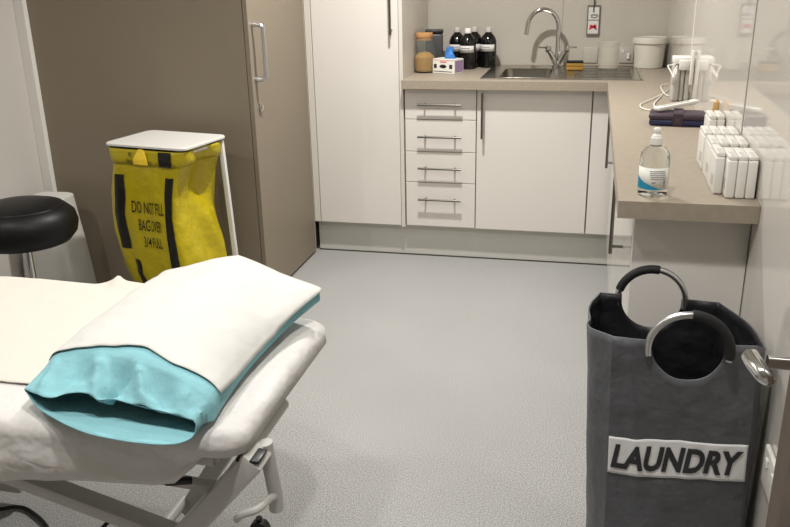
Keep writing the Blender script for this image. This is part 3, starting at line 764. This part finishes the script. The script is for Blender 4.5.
# ------------------------------------------------------------------ treatment couch
ZT = .62
bed = thing('treatment_couch', 'white steel framed treatment couch across the left foreground', 'couch', (-.55, -2.45, 0))
def y_near(x): return -2.745 - .045 * smooth01(.30, -.35, x)
def y_far(x): return -2.195 + .115 * smooth01(.30, -.55, x)
X0B, X1B = -1.46, .30
def outline(n=140, grow=0.0, r=.05):
    pts = []
    x1 = X1B + grow; x0 = X0B - grow
    N = 40
    for k in range(N + 1):
        x = x0 + (x1 - r - x0) * k / N; pts.append(V3(x, y_near(x) - grow, 0))
    for k in range(1, 9):
        a = -PI / 2 + PI / 2 * k / 8; pts.append(V3(x1 - r + r * math.cos(a), y_near(x1) - grow + r + r * math.sin(a), 0))
    for k in range(1, 17):
        f = k / 17; pts.append(V3(x1, (y_near(x1) - grow + r) * (1 - f) + (y_far(x1) + grow - r) * f, 0))
    for k in range(0, 9):
        a = PI / 2 * k / 8; pts.append(V3(x1 - r + r * math.cos(a), y_far(x1) + grow - r + r * math.sin(a), 0))
    for k in range(1, N + 1):
        x = x1 - r + (x0 - x1 + r) * k / N; pts.append(V3(x, y_far(x) + grow, 0))
    return pts
def spine(p): return V3(min(.08, max(-1.25, p.x)), -2.45, 0)
def shell(grow, z, f=1.0, fn=None):
    out = []
    for i, p in enumerate(outline(grow=grow)):
        q = spine(p).lerp(p, f); q.z = z
        if fn: q = fn(q, i)
        out.append(q)
    return out
mb = MB(); mb.loft([shell(-.075, .553), shell(-.065, .560), shell(-.035, ZT - .04), shell(-.008, ZT - .022), shell(-.012, ZT - .010), shell(-.022, ZT - .006)])
mb.build('mattress', 'mattress', bed)
# sheet
def wr(z_amp, out_amp, hem):
    def fn(q, i):
        p = q.copy(); nrm = (q - spine(q)); nrm.z = 0; nrm.normalize()
        side_ = smooth01(.2, -.1, q.x)
        o_ = out_amp * (1 - smooth01(.15, .28, q.x)) * (nz((q.x * 7, q.y * 7, hem * 3)) * .8 + .5 * nz((q.x * 17 + hem * 2, q.y * 17, 3)))
        p += nrm * o_
        e_ = smooth01(.16, .29, q.x); p -= e_ * (.004 + .05 * hem) * nrm; p.z += e_ * hem * .035
        p.z += z_amp * (nz((q.x * 5 + 2, q.y * 3, 8.2)) + .4 * nz((q.x * 13, q.y * 9, 1.2)))
        if hem and q.x > .12 and q.y < -2.45: p.z += hem * .05 * smooth01(.12, .3, q.x)
        return p
    return fn
def topn(q, i):
    p = q.copy(); p.z += .0025 * nz((q.x * 9, q.y * 9, 1)) + .0015 * nz((q.x * 22, q.y * 22, 5)); return p
mb = MB()
lp = [shell(0, ZT, f, topn) for f in (.02, .15, .3, .45, .6, .72, .82)]
lp += [shell(-.022, ZT - .0005, 1, topn), shell(-.010, ZT - .005, 1, topn), shell(.0, ZT - .016), shell(.004, ZT - .03, 1, wr(.001, .003, 0)), shell(.005, ZT - .048, 1, wr(.002, .006, 0)),
       shell(.006, ZT - .066, 1, wr(.004, .010, .3)), shell(.008, ZT - .086, 1, wr(.007, .014, .6)), shell(.008, ZT - .105, 1, wr(.012, .016, .9)), shell(.004, ZT - .118, 1, wr(.016, .018, 1.0))]
mb.loft(lp, True, True, False)
sh = mb.build('couch_sheet', 'sheet', origin=(-.55, -2.45, .50), angle=180, solid=.0012, offset=1)
tag(sh, 'rumpled white fitted sheet over the treatment couch', 'sheet')
# paper over the sheet
def paper(u, v):
    x = -1.43 + (1.43 - .13) * u; yn, yfar = -2.63 - .02 * u, y_far(x) + .014
    y = yn + (yfar - yn) * v
    z = ZT + .0065 + .002 * nz((x * 8, y * 8, 3)) + .0012 * nz((x * 20, y * 24, 1))
    ed = max(0, (v - .93) / .07)
    z -= .028 * ed ** 2 * (1 - smooth01(-.42, -.33, x))
    z += (.012 * math.exp(-((x + .325) / .014) ** 2) + .008 * smooth01(-.40, -.34, x)) * smooth01(.9, 1, v)
    return V3(x, y, z)
o = MB().grid(paper, 150, 60).build('couch_paper', 'paper', origin=(-.8, -2.4, ZT + .006), angle=180, solid=.0006)
tag(o, 'cream paper cover spread over the white couch sheet left of the pillow', 'paper')
# frame under the couch
YN, YFr = -2.69, -2.26
MB().bar((-1.4, YN, .535), (.225, YN, .535), .03, .03, .004).bar((-1.4, YFr, .535), (.205, YFr, .535), .03, .03, .004).bar((.19, YN, .535), (.19, YFr, .535), .03, .03, .004).bar((-1.4, YN, .535), (-1.4, YFr, .535), .03, .03, .004).build('top_frame', 'frame', bed)
for y in (YN - .002, YFr):
    MB().bar((.312 if y < -2.5 else .20, y, .552 if y < -2.5 else .52), (-.10, y, .06), .045, .062, .005, up=(0, 1, 0)).build('lift_arm', 'frame', bed)
    MB().bar((-.78, y + (.04 if y < -2.5 else -.04), .60 - .06), (.16, y + (.04 if y < -2.5 else -.04), .285), .03, .045, .005, up=(0, 1, 0)).build('lift_arm', 'frame', bed)
    MB().bar((-1.30, y, .53), (-.86, y, .06), .045, .055, .005, up=(0, 1, 0)).build('lift_arm', 'frame', bed)
MB().tube([(-1.3, YN + .035, .468), (-.25, YN + .035, .458), (.16, YN + .035, .440), (.24, YN + .035, .44)], .013, 12).build('side_rail', 'frame', bed)
for cx_, cz_ in ((.2, .42), (-.1, .1), (-1.0, .1)): MB().tube([(cx_, YN + .02, cz_), (cx_, YFr - .02, cz_)], .015, 12).build('cross_tube', 'frame', bed)
for y in (YN - .002, YFr):
    MB().bar((-1.25, y, .075), (.15 if y < -2.5 else -.6, y, .075), .05, .05, .006).build('base_rail', 'frame', bed)
for x in (-1.2, .1):
    for y in (YN, YFr):
        MB().tube([(x, y - .012, .026), (x, y + .012, .026)], .0255, 18).tube([(x, y, .026), (x, y, .06)], .009, 10).build('castor', 'black', bed)
MB().tube([(.312, -2.655, .555), (.316, -2.652, .50), (.322, -2.65, .44), (.322, -2.65, .40)], .0145, 14).tube([(.322, -2.65, .43), (.325, -2.69, .452), (.315, -2.725, .452), (.285, -2.73, .44), (.27, -2.72, .42)], .008, 10, smooth=5).build('release_lever', 'frame', bed)
MB().box(.278, .325, -2.722, -2.675, .5485, .556, .003, 2).build('end_cap', 'black', bed)
a = un(165, 482, y=-2.73); MB().bar(a, un(192, 480, y=-2.70), .012, .014, .003).build('clip', 'black', bed)

# cables on the floor below the couch
tag(MB().tube([un(u, v, y=-2.40) for u, v in ((96, 535), (108, 522), (118, 511), (128, 507), (136, 511), (133, 519), (124, 527))] + [un(110, 545, y=-2.42)], .0055, 8, smooth=6).build('floor_cable', 'cable', origin=un(122, 520, z=0)), 'black cable looping up from the floor below the couch', 'cable')
tag(MB().tube([un(u, v, z=.008) for u, v in ((-40, 515), (0, 509), (18, 507), (30, 511), (45, 524), (52, 540))], .0055, 8, smooth=6).build('floor_cable', 'cable', origin=un(15, 512, z=0)), 'black cable lying flat on the floor at the bottom left corner', 'cable')

# ------------------------------------------------------------------ pillow
ZP = ZT + .0105
A = un(160, 273, z=.672); B = un(306, 294, z=.70); C_ = V3(.245, -2.735, .69); D = V3(-.150, -2.645, .695)
pl = thing('pillow', 'plump pillow at the couch head in white paper over a turquoise case', 'pillow', (.08, -2.4, ZP))
def plan(s, t_):
    p = A.lerp(B, t_).lerp(D.lerp(C_, t_), s)
    # concave sides, pointed corners
    p.x -= math.sin(PI * s) * .012 * (1 - t_) ** 2
    p += (A - D).normalized() * .075 * (4 * t_ * (1 - t_)) * (1 - s) ** 3
    w_ = max(0, 1 - s / .22) * max(0, (t_ - .75) / .25); p += (B - D).normalized() * .035 * w_ ** 2
    p += (A - B).normalized() * .022 * math.sin(PI * min(1, s * 1.0)) * t_ ** 2
    return p
def ptop(s, t_):
    p = plan(s, t_)
    edge = ZP + .016 + ((.02 + .0) * (1 - s) ** 3 * (1 - t_) ** 2 + .04 * (1 - abs(2 * t_ - 1)) ** 1.2 * (1 - s) ** 3 + .055 * (1 - s) ** 3 * t_ ** 2 + .03 * s ** 2)
    bul = .098 * max(0, math.sin(PI * min(1, max(0, t_)))) ** (.5 + .14 * t_) * (max(0, math.sin(PI * min(1, max(0, .02 + s * .76)))) ** .55)
    p.z = edge + bul * (1 - .35 * s * s) + .004 * nz((s * 5, t_ * 4, 2)) + .002 * nz((s * 13, t_ * 11, 4))
    return p
def pbot(s, t_):
    p = plan(s, t_); p.z = ZP + .0015 + .028 * (1 - s) ** 6 + .016 * (1 - s) ** 3 * t_
    ins = .03 * math.sin(PI * s) ; c = plan(s, .5); q = p.lerp(c, ins); q.z = p.z; return q
# turquoise case: closed far end, open near end with sagging lips
def ring_at(s, n=48):
    top = [ptop(s, k / n) - V3(0, 0, .003) for k in range(n + 1)]
    bot = [pbot(s, 1 - k / n) for k in range(0, n + 1)]
    return top + bot
S1 = .97
rings = [ring_at(s) for s in [.0, .02, .06] + [.06 + .91 * k / 20 for k in range(1, 21)]]
# lips
n = 48
tl = [un(u, v, z=z) for u, v, z in ((24, 389, .668), (38, 395, .672), (50, 397, .675), (66, 393.5, .68), (84, 392.5, .683), (98, 400, .676), (113, 399, .676), (135, 405, .674), (165, 412, .668), (193, 420, .662))]
bl = [un(u, v, z=z) for u, v, z in ((196, 424, .655), (194, 436, .634), (180, 443.5, ZP + .002), (160, 445, ZP + .002), (135, 443, ZP + .002), (110, 439, ZP + .002), (85, 433, ZP + .003), (60, 422, ZP + .006), (38, 408, .645), (25, 391, .664))]
def resamp(pts, n):
    pts = spline(pts, 8); L = [0]
    for a, b in zip(pts, pts[1:]): L.append(L[-1] + (b - a).length)
    out = []
    for k in range(n + 1):
        d_ = L[-1] * k / n; i = 0
        while i < len(L) - 2 and L[i + 1] < d_: i += 1
        out.append(pts[i].lerp(pts[i + 1], (d_ - L[i]) / max(1e-9, L[i + 1] - L[i])))
    return out
lip = resamp(tl, n) + resamp(bl, n)
base = rings[-1]
FOLDS = ((.10, .06, .030, .014), (.27, -.05, .035, -.012), (.40, .10, .040, .018), (.53, -.06, .030, -.024), (.66, .14, .035, .022), (.80, .05, .030, -.014), (.90, .03, .025, .014))
for k in range(1, 17):
    f = k / 16; ring_ = []
    for i, (a, b) in enumerate(zip(base, lip)):
        p = a.lerp(b, f)
        if i <= n:
            t_ = i / n; p.z -= .012 * math.sin(PI * f) * math.sin(PI * t_)
            w_ = smooth01(0, .35, f) * (1 - smooth01(.75, 1, f) * .8) * math.sin(PI * t_) ** .4
            for t0, sl, wd_, h_ in FOLDS: p.z += w_ * h_ * math.exp(-((t_ - t0 - sl * (f - .5)) / wd_) ** 2)
            p.z += w_ * .008 * nz((t_ * 9, f * 3, 9))
        ring_.append(p)
    rings.append(ring_)
mb = MB(); mb.loft(rings, True, True, False)
pc = mb.build('pillowcase', 'case', pl, angle=60, solid=.0012, offset=1)
# folded inner flap of the opening
fl0 = [p.lerp(q, .0) for p, q in zip(lip[17:n + 1], lip[17:n + 1])]
fl1 = [p + V3(.004, .012 + .02 * k / 32, -.022 * (.25 + .75 * k / 32)) for k, p in enumerate(fl0)]
mb = MB(); mb.loft([fl0, [a.lerp(b, .5) + V3(0, -.004, 0) for a, b in zip(fl0, fl1)], fl1], closed=False); mb.build('flap', 'case', pc, angle=70, solid=.001)
# paper cover on top
def cov(u, v):
    t_ = -.015 + 1.03 * u; s = -.012 + (.985 - .08 * u) * v
    if True:
        s += (.014 * math.sin(u * 9) + .012 * nz((u * 6, 1, 2))) * smooth01(.8, 1, v)
    tt = min(1, max(0, t_)); s_c = max(0, s)
    p = ptop(s_c, tt)
    if t_ > 1: p += (plan(s_c, 1) - plan(s_c, .9)).normalized() * (t_ - 1) * .4 - V3(0, 0, (t_ - 1) * .3)
    if t_ < 0: p += (plan(s_c, 0) - plan(s_c, .1)).normalized() * (-t_) * .4 - V3(0, 0, (-t_) * .3)
    if s < 0: p += (A - D).normalized() * -s
    p.z += .0028
    return p
MB().grid(cov, 60, 60).build('paper_cover', 'paperpil', pl, angle=70, solid=.0008)

# ------------------------------------------------------------------ light
def lamp(x, y, w, size=.09, spread=150, col=(1, .98, .945)):
    ld = bpy.data.lights.new('downlight', 'AREA'); ld.shape = 'DISK'; ld.size = size; ld.energy = w; ld.color = col; ld.spread = math.radians(spread)
    o = bpy.data.objects.new('downlight', ld); COL.objects.link(o); o.location = (x, y, ZC - .03)
lamp(.25, -.78, 32)
lamp(-.05, -1.8, 4)
lamp(.02, -3.02, 6)
lamp(.70, -2.95, 12)
lamp(-1.3, -2.75, 10)
wd = bpy.data.worlds.new('world'); bpy.context.scene.world = wd; wd.use_nodes = True
wd.node_tree.nodes['Background'].inputs[0].default_value = (1, .96, .9, 1); wd.node_tree.nodes['Background'].inputs[1].default_value = .05
vs = bpy.context.scene.view_settings
vs.view_transform = 'Standard'; vs.look = 'None'; vs.gamma = 1; vs.use_curve_mapping = False; vs.exposure = 0.33
for o in bpy.data.objects:
    for k in ('_world', '_org'):
        if k in o: del o[k]
